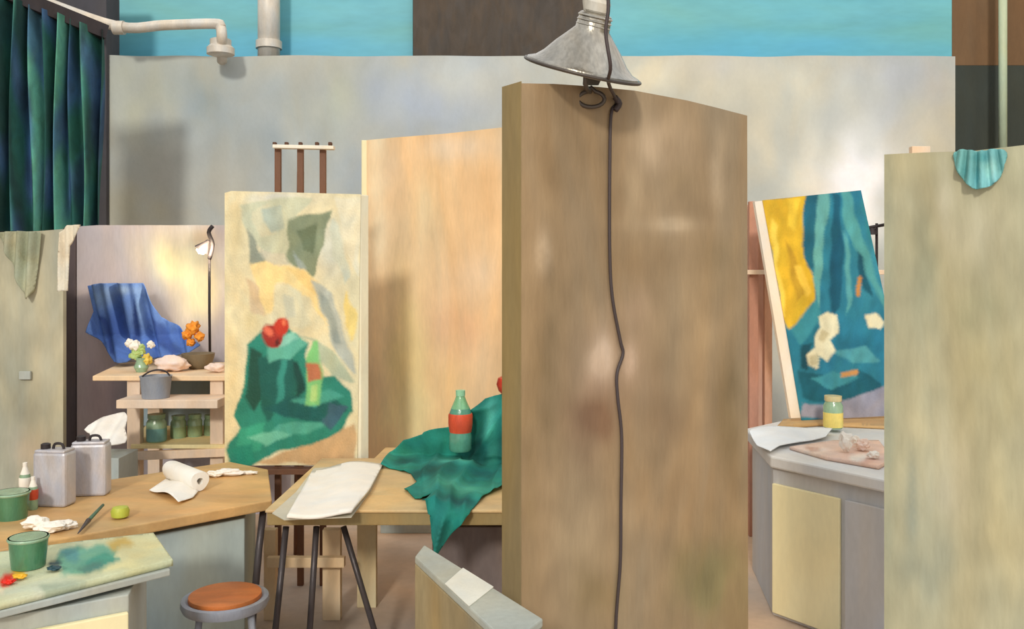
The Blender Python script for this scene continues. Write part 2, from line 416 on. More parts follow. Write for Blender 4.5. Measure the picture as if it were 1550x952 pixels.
def cup(name,px,py,z,r,h,mat,fill):
    c=T(px,py,z); e=group(name)
    lathe('cup',[(r*.85,0),(r,h),(r*.92,h),(r*.8,h*.6)],c,mat,e)
    lathe('rim',[(r*1.02,h*.9),(r*1.06,h*.95),(r*1.02,h),(r*.95,h)],c,lglass,e)
    lathe('liquid',[(r*.93,h*.8),(r*.94,h*.86),(.001,h*.86)],c,fill,e)
cup('green_cup',18,784,zt,.068,.11,gglass,tl)
def bottle(name,c,s,body,label,cap,wd=1,top=None):
    e=group(name); k=s*wd
    lathe('glass',[(.030*k,0),(.034*k,.008*s),(.034*k,.06*s),(.031*k,.085*s),(.034*k,.11*s),(.034*k,.145*s),(.028*k,.17*s)],c,body,e,seg=28)
    lathe('neck',[(.028*k,.17*s),(.018*k,.20*s),(.012*k,.222*s)],c,top or body,e,seg=28)
    lathe('label',[(.0325*k,.075*s),(.0355*k,.100*s),(.0362*k,.112*s),(.0362*k,.143*s),(.034*k,.15*s)],c,label,e,seg=28)
    lathe('cap',[(.014*k,.22*s),(.014*k,.242*s),(.0,.242*s)],c,cap,e,seg=16)
lr=oil('label_red',(215,84,55),.5,.2,20)
bottle('medium_bottle',T(50,771,zt),.58,lglass,lr,white,top=white)
bottle('medium_bottle',T(38,758,zt),.70,lglass,white,white,top=white)
e=group('paper_towel_roll')
a=T(258,726,zt)+Vector((0,0,.052)); b=T(303,744,zt)+Vector((0,0,.048)); ax=(b-a); L=ax.length; q=ax.to_track_quat('Z','Y').to_matrix()
lathe('roll',[(.015,0),(.040,0),(.045,.01),(.045,L-.01),(.043,L),(.015,L),(.015,0)],a,white,e,M=q,wob=.06)
def fpap(px,py):
    p=T(px,py,zt+.008); p.z+=.012*math.sin(px*.08+py*.1)+.012; return p
sheet('loose_sheet',[(226,742),(252,724),(300,744),(292,753),(270,762),(250,752)],fpap,white,4,parent=e,solid=.002)
crumple('tissue_ball',T(326,722,zt),.026,white,None,(1.4,1,.55),3,True)
crumple('tissue_ball',T(346,720,zt),.034,cloth_w,None,(1.8,.8,.45),4,True)
crumple('tissue_ball',T(376,718,zt),.020,white,None,(2.2,.8,.35),6,True)
crumple('tissue_ball',T(54,802,zt),.032,white,None,(1.4,1,.7),11,True)
crumple('tissue_ball',T(78,806,zt),.032,white,None,(1.5,1,.6),12,True)
crumple('tissue_ball',T(101,801,zt),.024,cloth_w,None,(1.4,1,.6),13,True)
lathe('lime_paint_pot',[(.02,0),(.034,.008),(.037,.03),(.03,.045),(.0,.05)],T(182,784,zt),oil('lime',(186,192,76),.4,.15,20))
e=group('palette_knife')
a=T(118,812,zt)+Vector((0,0,.012)); b=T(134,795,zt)+Vector((0,0,.02)); c=T(156,775,zt)+Vector((0,0,.03))
tube('handle',[b,c],[.008,.006],oil('knife_green',(80,110,90),.5,.1),e); tube('blade',[a,b],[.002,.010],steel,e)

zp=.80
ge=group('taboret_cabinet')
cab=[T(-30,915,zp),T(195,876,zp),T(222,826,zp),T(-40,848,zp)]
cp=[(v.x,v.y) for v in cab]
prism('carcass',cp,0.0,zp-.05,greym,ge)
A=Vector((cp[0][0],cp[0][1],0)); B=Vector((cp[1][0],cp[1][1],0)); dv=(B-A).normalized(); nn=Vector((dv.y,-dv.x,0))
Mf=Matrix((dv,-nn,Vector((0,0,1)))).transposed()
box('door',(A+B)/2+nn*.012+Vector((0,0,.36)),((B-A).length*.98,.02,.68),creamp,ge,M=Mf)
prism('top',[(T(*q,zp).x,T(*q,zp).y) for q in [(-60,928),(0,919),(258,856),(230,814),(-60,848)]],zp-.034,zp-.012,greym,ge)
def fpal(px,py): return T(px,py,zp)
pal=painter((204,208,172),[(200,835,50,20,(212,206,158),.8),(60,900,60,20,(214,214,188),.6),(180,862,40,10,(214,206,150),.6)],
 [([(90,840),(140,828),(185,832),(172,850),(130,868),(95,876),(80,860)],(112,170,146)),([(120,852),(160,840),(190,850),(150,868)],(74,152,134)),([(88,842),(110,838),(118,850),(100,858)],(90,150,150)),
  ([(160,826),(190,820),(200,826),(175,836)],(200,172,96)),(('o',135,862,20,7),(80,132,122)),(('o',82,860,9,6),(46,72,80)),(('o',12,882,14,8),(225,50,30)),(('o',30,872,12,6),(240,190,60)),(('o',4,898,8,5),(240,225,190)),
  ([(60,890),(90,880),(130,882),(110,900),(70,905)],(180,188,160))],warp=5,soft=3)
sheet('paint_palette',[(-50,928),(0,918),(262,852),(232,810),(120,823),(-50,846)],fpal,canvasm,4,pal,solid=.02)
cup('green_cup',43,857,zp+.012,.060,.098,gglass,gl)
for i,(x,y,c) in enumerate([(14,884,(225,45,28)),(30,876,(240,185,50)),(82,864,(46,76,86))]):
    crumple('paint_dab' ,T(x,y,zp+.012),.013,oil('dab_%d'%i,c,.3,.1,20),None,(1.5,1,.5),i)

# ================================================ STOOL
e=group('round_stool')
sc=Vector((U(341,0,3.5).x,3.5,0)); zs=.505
lathe('seat',[(.0,zs-.03),(.13,zs-.03),(.138,zs-.008),(.136,zs+.004),(.128,zs+.006),(.0,zs+.004)],sc+Vector((0,0,.012)),oil('stool_wood',(200,118,62),.45,.18,6,(1,3,1),col2=(182,104,54)),e,seg=48)
sm=oil('stool_metal',(150,152,162),.35,.15,8,metal=.2)
lathe('rim',[(.13,zs-.035),(.158,zs-.033),(.166,zs-.015),(.163,zs+.003),(.148,zs+.006),(.14,zs)],sc,sm,e,seg=48)
for i in range(4):
    a=math.pi/4+i*math.pi/2+.3
    tube('leg_%d'%i,[sc+Vector((.13*math.cos(a),.13*math.sin(a),zs-.03)),sc+Vector((.19*math.cos(a),.19*math.sin(a),0))],.013,sm,e)
tube('foot_ring',[sc+Vector((.165*math.cos(t*math.pi/12),.165*math.sin(t*math.pi/12),.2)) for t in range(24)],.008,sm,e,closed=True)

# ================================================ MAIN TABLE
zm=.76
gm=group('drawing_table')
fr=T(400,772,zm)
prism('top',[(-1.045,fr.y),(.6,fr.y),(.6,5.12),(-.72,5.12),(-.74,4.84),(-1.02,4.84)],zm-.012,zm,tan2,gm,bevel=.003)
prism('apron',[(-1.04,fr.y+.01),(.6,fr.y+.01),(.6,5.1),(-.72,5.1),(-.74,4.82),(-1.02,4.82)],zm-.068,zm-.012,edgem,gm)
def leg(n,a,b,da,db,r=.014,m=steel):
    A=U(*a,da); k=(A.z)/(A.z-U(*b,db).z); Bp=U(*b,db); E=A+(Bp-A)*k
    tube(n,[A,E],r,m,gm)
leg('leg_1',(433,797),(417,952),3.95,3.9); leg('leg_2',(479,797),(469,952),4.0,4.0); leg('leg_3',(520,797),(566,952),4.1,4.1)
beam('leg_4',U(556,790,4.75),Vector((U(556,0,4.75).x,4.75,0)),.10,.05,oil('leg_beige',(218,198,158),.6,.1,5),gm)
beam('leg_5',(.5,5.0,zm-.07),(.5,5.0,0),.06,.06,edgem,gm); beam('leg_6',(.5,3.95,zm-.07),(.5,3.95,0),.06,.06,edgem,gm)
e=group('sketch_pad')
def fpg(x,y):
    p=T(x,y,zm+.02); u=(x-505)/45; p.z+=.012*math.sin(u*2.2)*(1 if y<745 else .6); return p
sheet('pages',[(434,783),(480,781),(532,777),(560,742),(579,702),(530,703),(472,711)],fpg,white,6,parent=e,solid=.010)
sheet('loose_page',[(412,777),(430,787),(532,783),(562,742),(581,701),(475,709),(448,745)],lambda x,y:T(x,y,zm+.004),oil('pad_back',(206,198,178),.7,.1),10,parent=e,solid=.003,smooth=False)
def smin(a,b,k=.25):
    h=max(0,min(1,.5+.5*(b-a)/k)); return b*(1-h)+a*h-k*h*(1-h)
def ridge(t): 
    s=abs(math.sin(t)); return 1-s**.7
def fgreen(px,py):
    df=(CH-zm)*F/(max(py,690)-HY)
    if px>690:
        t=min(1,(px-690)/55); t=t*t*(3-2*t); dm=5.05*(1-t)+4.62*t
        dm+= max(0,(700-py))/100*.12
    else: dm=5.05
    d0=min(df,dm) if df<dm-.3 else smin(df,dm,.2)
    hang=py>774
    if hang: d0=T(0,774,zm).y-.035-.0003*(py-774)
    p=U(px,py,d0)
    w=1.6*nz(px,py,.012,4)
    an=math.atan2(py-600,px-775); rad=math.hypot(px-775,(py-600))
    r=ridge(an*5.5+w+.6); r2=ridge(px*.05+py*.06+3*nz(px,py,.02,9))
    if hang:
        k=min(1,(py-774)/12)
        p.y-=.05*ridge(px*.11+py*.03)*k+.01
    else:
        near=min(1,max(0,(rad-15)/60))
        near*=1-.97*min(1,1.3*math.exp(-((px-697)/26)**2-((py-668)/30)**2))
        if px<640: near*=.6
        dirn=Vector((0,-.6,1)).normalized() if px<700 or py>705 else Vector((-.3,-1,.15)).normalized()
        p+=dirn*((.075*r+.03*r2)*near)
    p.z=max(p.z,zm+.006) if not hang else p.z
    return p
gcl=painter((30,124,110),[(600,690,30,14,(64,156,132),.6),(650,665,40,12,(44,144,128),.7),(700,745,50,9,(76,166,144),.7),(745,640,10,50,(70,156,140),.7),(650,722,40,9,(16,84,80),.9),(728,690,18,24,(18,84,80),.9),(668,800,14,30,(36,120,114),.7),(690,705,30,6,(80,168,146),.7),(760,680,8,40,(18,90,84),.8),(620,700,30,5,(16,88,80),.8),(700,765,30,6,(18,92,88),.8),(725,720,20,6,(20,90,86),.8)],mott=.3,mscale=.02)  # lighter and darker blobs: fold highlights and shade painted into the colour
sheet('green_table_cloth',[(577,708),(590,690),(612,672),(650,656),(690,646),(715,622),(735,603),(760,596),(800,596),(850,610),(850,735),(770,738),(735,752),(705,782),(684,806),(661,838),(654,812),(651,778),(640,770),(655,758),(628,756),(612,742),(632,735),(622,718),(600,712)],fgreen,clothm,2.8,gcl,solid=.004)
box('covered_box',(U(800,0,4.9).x+.02,4.97,zm+.165),(.24,.22,.32),edgem)
def apple(name,c,s):
    e=group(name)
    lathe('flesh',[(.002,-.036*s),(.02*s,-.042*s),(.038*s,-.025*s),(.047*s,.005*s),(.04*s,.033*s),(.02*s,.042*s),(.002,.032*s)],c,red,e)
    tube('stem',[c+Vector((0,0,.03*s)),c+Vector((.006,0,.058*s))],.0025,darkw,e,seg=6)
apple('red_apple',U(767,583,4.72),1.15)
bottle('soda_bottle',U(697,682,4.70),1.30,oil('soda_glass',(100,166,142),.15,.2,14,spec=.8,trans=.15),lr,oil('cap_green',(150,205,170),.5,.1),wd=1.35,top=oil('neck_glass',(120,176,130),.15,.2,14,spec=.8))
e=group('wood_base_frame')
pk=oil('frame_pink',(228,200,164),.6,.1,5)
beam('cross_bar',U(405,850,4.50),U(522,850,4.50),.04,.05,pk,e); beam('upright',U(503,800,4.58),Vector((U(503,0,4.58).x,4.58,0)),.09,.05,pk,e); beam('upright_b',U(410,800,4.58),Vector((U(410,0,4.58).x,4.58,0)),.06,.05,pk,e)
a=U(655,0,4.35).x; b=U(860,0,4.35).x
box('under_table_shade',((a+b)/2,4.55,.27),(b-a,.45,.54),oil('shade_dark',(118,106,104),.7,.2,4))  # dark box added to stand in for the shadow under the table

# ================================================ EASEL WITH PAINTING
ge=group('studio_easel')
wl=oil('easel_wood',(118,82,62),.6,.15,8)
for i,px in enumerate([421,455,489]):
    beam('post_%d'%i,U(px,222,5.06),Vector((U(px,0,5.06).x,5.06,0)),.034,.03,wl,ge)
beam('crosshead',U(414,222,5.03),U(506,224,5.03),.05,.02,oil('white_wood',(238,230,215),.6,.1,5),ge)
for i,px in enumerate([416,434,455,480,500]): box('peg_%d'%i,U(px,218,5.03),(.02,.03,.02),darkw,ge)
beam('shelf',U(330,712,4.97),U(560,712,4.97),.08,.03,wl,ge)
tube('back_leg',[U(455,260,5.08),Vector((U(455,0,5.7).x,5.6,0))],.02,wl,ge)
fC=VP((-1.57,4.88),(-.80,4.86))
gp1=group('still_life_canvas')
pl=[([(362,312),(432,298),(470,300),(452,330),(448,395),(378,368)],(202,202,172)),
 ([(380,325),(405,308),(418,352),(392,360)],(214,206,172)),
 ([(395,320),(425,312),(432,345),(408,352)],(182,190,172)),
 ([(438,332),(500,318),(492,360),(478,412),(466,425),(432,392)],(134,144,116)),
 ([(452,345),(480,338),(474,385),(458,380)],(106,118,90)),
 ([(440,380),(460,400),(470,420),(450,405)],(160,170,160)),
 ([(372,345),(392,380),(432,400),(400,420),(378,400)],(148,152,134)),
 ([(392,375),(432,385),(438,402),(404,398)],(206,198,172)),
 ([(378,398),(404,396),(462,406),(500,450),(532,530),(512,520),(470,452),(420,425),(410,470),(398,480)],(246,218,154)),
 ([(430,404),(462,408),(492,446),(480,450),(450,424)],(240,206,136)),
 ([(420,430),(455,440),(470,490),(430,500),(408,480)],(222,214,180)),
 ([(426,446),(444,450),(450,480),(434,484)],(206,204,180)),
 ([(468,420),(500,440),(528,520),(540,568),(510,540),(488,470)],(186,188,174)),
 ([(480,440),(496,450),(520,520),(508,520)],(156,162,152)),
 ([(372,420),(392,440),(402,480),(380,470)],(214,188,150)),
 ([(505,300),(546,300),(545,420),(532,400),(518,350)],(230,222,194)),
 ([(500,330),(512,340),(530,420),(520,430),(504,390)],(206,208,188)),
 ([(524,440),(540,470),(535,520),(522,490)],(242,212,130)),
 ([(440,500),(500,530),(540,580),(500,570),(470,520)],(184,190,160)),
 ([(350,700),(420,690),(500,655),(538,640),(540,705)],(206,168,122)),
 ([(376,520),(398,500),(440,500),(462,520),(470,575),(505,570),(532,588),(538,625),(512,655),(470,672),(400,690),(372,712),(346,700),(342,680),(362,650),(352,628),(366,600)],(44,134,112)),
 ([(380,525),(398,535),(396,600),(385,622),(372,600)],(30,80,64)),
 ([(392,540),(440,530),(452,560),(448,600),(420,612),(402,640),(392,600)],(28,96,84)),
 ([(402,520),(452,505),(462,522),(440,545),(408,548)],(98,176,150)),
 ([(412,512),(448,504),(454,514),(420,524)],(140,200,176)),
 ([(424,548),(434,546),(430,600),(418,610)],(54,140,122)),
 ([(444,548),(452,546),(460,590),(450,604)],(20,70,62)),
 ([(400,620),(440,600),(500,600),(530,625),(490,640),(430,632)],(24,92,86)),
 ([(420,640),(500,640),(470,655),(400,665)],(80,164,140)),
 ([(440,606),(500,590),(520,600),(480,615)],(70,156,136)),
 ([(360,650),(400,640),(392,680),(356,690)],(56,158,128)),
 ([(372,662),(420,650),(440,660),(400,676)],(110,188,160)),
 ([(350,680),(380,672),(384,700),(360,704)],(38,140,116)),
 ([(498,610),(530,618),(500,650),(488,640)],(60,96,110)),
 ([(468,520),(478,518),(484,545),(488,575),(487,612),(463,612),(461,570),(466,545)],(132,200,124)),
 ([(464,548),(482,546),(486,578),(464,580)],(196,118,80)),
 ([(470,585),(482,585),(482,606),(470,606)],(180,216,134)),
 (('o',411,508,15,18),(160,46,36)),(('o',425,494,13,14),(204,60,38)),(('o',405,500,5,6),(232,110,80)),(('o',429,489,4,5),(236,120,80)),(('o',416,516,4,6),(90,30,26))]
sheet('painted_face',[(340,292),(350,289),(546,294),(541,703),(340,705)],fC,canvasm,2.3,painter((230,216,176),[(355,340,16,60,(224,206,160),.6),(350,560,14,120,(236,212,160),.7),(440,470,30,40,(215,205,170),.6),(385,480,20,30,(220,200,150),.6),(500,380,30,40,(206,208,194),.6),(420,300,60,10,(216,214,200),.6)],pl,warp=3.2,mott=.12,mscale=.03,soft=1.8),gp1,smooth=False)
a=fC(340,290); b=fC(546,293); zb0=fC(340,705).z
zz=fC(440,292).z
prism('stretcher',[(a.x-.005,a.y+.012),(b.x,b.y+.006),(U(558,0,4.905).x,4.905),(a.x,4.93)],zb0,zz-.01,oil('canvas_side',(246,234,204),.7,.08,6),gp1)

# ================================================ PEACH PANEL
zL=CH+188/F*6.0
AL=(U(557,0,6.0).x,6.0); AR=(U(762,0,5.45).x,5.45)
fP=VP(AL,AR)
gpp=group('peach_room_divider')
sheet('face',[(559,213),(600,209),(680,203),(762,194),(860,180),(860,820),(559,765)],fP,boardm,10,
  painter((240,202,156),[(575,300,14,140,(250,224,184),.8),(620,560,30,120,(252,222,158),.9),(620,640,40,50,(254,230,170),.8),(700,225,60,20,(240,214,184),.7),(740,300,30,80,(236,190,138),.6),(700,500,50,60,(232,188,148),.6),(720,420,40,40,(240,208,172),.6),(650,320,30,70,(244,214,168),.6),(680,600,40,50,(246,208,152),.6),(600,260,20,40,(238,208,172),.6)],mott=.06,mscale=.02),gpp,solid=.06,smooth=False)
box('side_stile',(AL[0]-.02,6.0,zL/2),(.035,.07,zL-.01),creamp,gpp)
box('base_panel',(U(620,0,5.55).x+.2,6.05,.05),(.9,.04,.1),greym,gpp)

# ================================================ BROWN DIVIDER
gb=group('brown_room_divider')
C1=Vector((U(790,0,2.6).x,2.6,0)); C2=Vector((U(1131,0,3.14).x,3.14,0))
fD=VP((C1.x,C1.y),(C2.x,C2.y))
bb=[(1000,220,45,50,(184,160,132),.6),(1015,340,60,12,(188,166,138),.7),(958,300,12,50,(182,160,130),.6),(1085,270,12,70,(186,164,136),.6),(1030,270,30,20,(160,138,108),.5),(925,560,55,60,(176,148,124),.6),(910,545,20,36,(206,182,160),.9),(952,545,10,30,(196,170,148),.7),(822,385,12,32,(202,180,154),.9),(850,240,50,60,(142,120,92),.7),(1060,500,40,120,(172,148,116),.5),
 (900,640,40,60,(130,100,78),.7),(1080,880,60,70,(134,126,92),.8),(830,520,20,150,(134,114,86),.7),(860,820,50,90,(178,154,122),.6),(1105,640,20,120,(140,120,90),.7),(980,750,60,80,(168,142,110),.5),(975,400,50,40,(146,122,92),.6),(800,700,14,200,(150,128,96),.6),(950,470,40,40,(176,150,124),.5),(1000,620,40,60,(142,118,92),.5),(900,900,40,60,(150,128,94),.6),(1090,400,30,60,(146,126,96),.6)]  # pale loops: sheen and reflection painted into the board's mottled colour
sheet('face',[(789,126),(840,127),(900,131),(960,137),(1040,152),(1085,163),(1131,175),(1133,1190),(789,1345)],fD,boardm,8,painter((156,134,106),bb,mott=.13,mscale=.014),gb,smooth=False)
dv=(C2-C1).normalized(); nb=Vector((-dv.y,dv.x,0))
th=.100
pb=oil('divider_back',(140,116,84),.7,.12,4)
topR=fD(1131,176).z-.004
tops=[fD(790,127).z-.004,fD(960,138).z-.004,topR]
P0=C1+nb*.003;P1=C2+nb*.003;P2=C2+nb*th;P3=C1+nb*th
Pm=fD(960,300); Pm=Vector((Pm.x,Pm.y,0))
v=[P0,Pm+nb*.003,P1,P2,Pm+nb*th,P3]; tz=[tops[0],tops[1],tops[2],tops[2],tops[1],tops[0]]
vv=[(p.x,p.y,0) for p in v]+[(p.x,p.y,z) for p,z in zip(v,tz)]
mk('core',vv,[(0,1,2,3,4,5)[::-1],(6,7,10,11),(7,8,9,10)]+[(i,(i+1)%6,6+(i+1)%6,6+i) for i in range(6)],pb,gb)
sp=oil('stile_ochre',(152,130,84),.6,.2,4,(1,1,.2),col2=(136,120,90))
q=[C1-dv*.003,C1-dv*.0005,C1+nb*th-dv*.0005,C1-dv*.003+nb*(th)]
prism('edge_stile',[(p.x,p.y) for p in q],0,fD(790,123).z,sp,gb,bevel=.0008)

gl_=group('clamp_lamp')
lm=oil('lamp_aluminium',(160,154,144),.25,.5,7,(1,1,.25),metal=.9,spec=.6)
cd=oil('clamp_dark',(88,80,74),.4,.1,metal=.4)
ctr=U(882,106,2.72)
Mt=Matrix.Rotation(math.radians(13),3,'Y')@Matrix.Rotation(math.radians(17),3,'X')
lathe('shade',[(.174,-.006),(.176,.0),(.172,.008),(.150,.016),(.128,.035),(.100,.070),(.072,.10),(.052,.122),(.048,.165),(.04,.17)],ctr,lm,gl_,seg=56,M=Mt)
tube('rim_bead',[ctr+Mt@Vector((.177*math.cos(t*math.pi/24),.177*math.sin(t*math.pi/24),0)) for t in range(48)],.005,cd,gl_,closed=True,seg=8)
lathe('shade_inner',[(.172,-.004),(.148,.012),(.122,.029),(.092,.062),(.06,.095),(.0,.115)],ctr,oil('lamp_inner',(120,112,104),.4,.1,8,metal=.5),gl_,seg=48,M=Mt)
for k in range(3): lathe('rib_%d'%k,[(.049,.128+k*.013),(.053,.132+k*.013),(.049,.137+k*.013)],ctr,lm,gl_,seg=32,M=Mt)
iv=oil('socket_ivory',(196,190,178),.5,.2,8)
lathe('socket',[(.03,.168),(.036,.175),(.036,.2),(.026,.21)],ctr,iv,gl_,M=Mt)
top=ctr+Mt@Vector((0,0,.2))
tube('swivel',[top,U(903,22,2.68),U(900,0,2.68),U(898,-25,2.68)],.036,iv,gl_,smoothpath=4)
lathe('bulb',[(.0,-.01),(.025,.0),(.03,.03),(.015,.07)],ctr,oil('bulb_off',(235,232,225),.3,.0),gl_,M=Mt)
ry=fD(895,150).y-.02
tube('clamp_loop',[U(895+20*math.cos(t*math.pi/10),150+12*math.sin(t*math.pi/10)-(6 if t==15 else 0),ry) for t in range(20)],.0065,cd,gl_,closed=True)
tube('clamp_arm',[ctr+Mt@Vector((.0,-.05,.06)),U(886,126,2.62),U(893,139,ry)],.007,cd,gl_,smoothpath=4)
box('clamp_jaw',U(897,126,2.72)+Vector((0,0,.012)),(.05,.13,.012),cd,gl_,bevel=.003)
cpts=[(918,-40),(921,10),(917,50),(924,100),(921,125),(930,155),(922,175),(920,260),(920,380),(924,450),(936,515),(940,535),(931,565),(932,600),(938,660),(937,760),(936,850),(929,950),(928,1100)]
pts=[]
for x,y in cpts:
    if y<128: p=U(x,y,2.50 if y<110 else 2.6)
    else: p=fD(x,y)-nb*.009
    pts.append(p)
cordm=oil('cord_dark',(72,62,62),.5,.1,8)
tube('power_cord',pts,.0052,cordm,gl_,smoothpath=6,seg=10)
tube('cord_knot',[fD(926,148)-nb*.014,fD(932,158)-nb*.018,fD(927,168)-nb*.014],.009,cordm,gl_,smoothpath=3)

# ================================================ FOREGROUND BOARD
gf=group('drawing_bench')
zf=1.02
a=T(642,824,zf);b=T(822,936,zf);c=T(770,975,zf);d=T(628,842,zf)
bd=[(d.x,d.y),(c.x,c.y),(b.x,b.y),(a.x,a.y)]
prism('board_core',bd,.25,zf-.02,oil('bench_beige',(168,148,108),.7,.25,4,col2=(140,132,112)),gf)
prism('board_top',[(p[0],p[1]) for p in bd],zf-.02,zf+.0,oil('bench_top',(172,174,164),.6,.15,5,(1,1,1)),gf)
va,vb,vc,vd=[Vector((p.x,p.y,0)) for p in (a,b,c,d)]
tape=oil('masking_tape',(222,220,208),.8,.08,8,hue=.4)
m1=va*.62+vb*.38; m2=va*.36+vb*.64; n1=vd*.62+vc*.38; n2=vd*.36+vc*.64
prism('white_tape',[(n1.x,n1.y),(n2.x,n2.y),(m2.x,m2.y),(m1.x,m1.y)],zf,zf+.003,tape,gf,bevel=.001)
for i,p in enumerate([(vd+va)/2*.9+(vc+vb)/2*.1,(vc+vb)/2*.9+(vd+va)/2*.1]):
    beam('leg_%d'%i,(p.x,p.y,.26),(p.x,p.y,0),.04,.04,edgem,gf)

# ================================================ RIGHT PARTITION
fR=VP((U(1338,0,2.7).x,2.7),(U(1550,0,2.5).x,2.5))
gr_=group('sage_room_divider')
sheet('face',[(1339,234),(1400,231),(1470,229),(1550,220),(1690,205),(1690,1480),(1339,1330)],fR,boardm,9,
 painter((172,167,138),[(1345,600,8,400,(156,156,132),.7),(1460,340,60,60,(184,178,152),.6),(1400,640,30,120,(196,184,146),.6),(1500,560,50,120,(178,170,134),.6),(1400,850,50,90,(156,158,138),.7),(1520,800,30,120,(192,184,148),.6),(1400,400,24,90,(158,158,132),.6),(1440,720,30,80,(192,186,162),.5),(1480,470,40,40,(160,158,128),.5),(1370,300,20,50,(180,178,152),.5),(1430,300,12,60,(190,186,164),.6),(1380,760,10,80,(146,150,134),.7)],mott=.13,mscale=.015),gr_,solid=.012,smooth=False)
c0=fR(1339,400); c1=fR(1690,400); dr=Vector((c1.x-c0.x,c1.y-c0.y,0)).normalized(); nr=Vector((-dr.y,dr.x,0))
q=[Vector((c0.x,c0.y,0))+nr*.008,Vector((c1.x,c1.y,0))+nr*.008,Vector((c1.x,c1.y,0))+nr*.05,Vector((c0.x,c0.y,0))+nr*.05]
prism('core',[(p.x,p.y) for p in q],0,fR(1339,236).z,oil('sage_side',(170,165,135),.7,.1,4),gr_)
def fsh(px,py):
    p=fR(px,py); u=(px-1484)/40; p-=nr*(.018+.02*(1-min(1,u*u))+.010*math.sin((px-1484)*(.42-.002*(py-228)))); return p
sheet('turquoise_rag',[(1446,232),(1462,228),(1484,231),(1508,227),(1524,232),(1520,256),(1510,276),(1492,286),(1474,286),(1456,268),(1447,250)],fsh,clothm,2.4,
  painter((116,178,180),[(1465,262,8,16,(84,154,160),.9),(1500,262,8,18,(154,206,204),.9),(1484,240,12,8,(88,160,166),.8),(1482,265,4,18,(80,150,156),.8)]),solid=.004,curve=3)

# ================================================ RIGHT WORK CABINET
gk=group('work_cabinet')
zk=.82
kp=[(1.32,4.61),(2.05,3.62),(3.0,4.6),(1.9,5.85),(1.39,5.38)]
prism('carcass',[(1.34,4.63),(2.05,3.70),(2.9,4.6),(1.9,5.75),(1.42,5.33)],0,zk-.06,oil('cab_grey',(204,202,202),.6,.12,3),gk)
prism('top',kp,zk-.06,zk,oil('slab_white',(218,216,214),.5,.08,4,hue=.4),gk,bevel=.01)
A=Vector((1.34,4.63,0));B=Vector((2.05,3.70,0)); dk=(B-A).normalized(); nk=Vector((dk.y,-dk.x,0))
if nk.y>0: nk=-nk
Mk=Matrix((dk,-nk,Vector((0,0,1)))).transposed()
box('lit_patch_cream',A+dk*.20+nk*.010+Vector((0,0,.35)),(.385,.018,.66),creamp,gk,M=Mk)  # lit part of the cabinet front, put in as a cream panel
box('door_grey',A+dk*.68+nk*.010+Vector((0,0,.35)),(.52,.018,.66),oil('cab_blue',(200,200,204),.6,.12,3),gk,M=Mk)
sheet('pink_palette',[(1195,678),(1262,668),(1330,668),(1352,696),(1330,708),(1250,694)],lambda x,y:T(x,y,zk+.01),canvasm,4,
  painter((230,196,178),[(1230,684,30,8,(240,215,196),.8),(1310,700,20,6,(214,170,150),.6)],[(('o',1300,694,16,5),(240,225,210)),(('o',1230,682,12,4),(206,160,134))]),solid=.015)
sheet('tan_board',[(1175,648),(1186,636),(1350,622),(1350,648),(1240,643)],lambda x,y:T(x,y,zk+.01),tan,6,solid=.015)
def frg(px,py):
    p=T(px,py,zk+.02); p.z+=.02*math.exp(-((py-654)/8)**2)+.006*math.sin(px*.06); return p
sheet('white_rag',[(1133,655),(1150,650),(1190,652),(1240,650),(1260,654),(1250,662),(1212,668),(1180,676),(1166,684),(1146,674)],frg,oil('rag_white',(236,238,240),.7,.06,5,hue=.3),3,solid=.004)
for i,(x,y,r) in enumerate([(1280,684,.030),(1306,682,.034),(1322,694,.026),(1296,676,.018)]):
    crumple('crumpled_tissue',T(x,y,zk+.02),r,[cloth_w,pks,cloth_w,white][i],None,(1,.9,[1.5,.8,.6,1.4][i]),41+i,True)
jar('medium_jar',1261,648,zk+.02,.056,.19,lglass,lid=oil('lid_gold',(205,190,145),.4,.15,9),fill=yel)

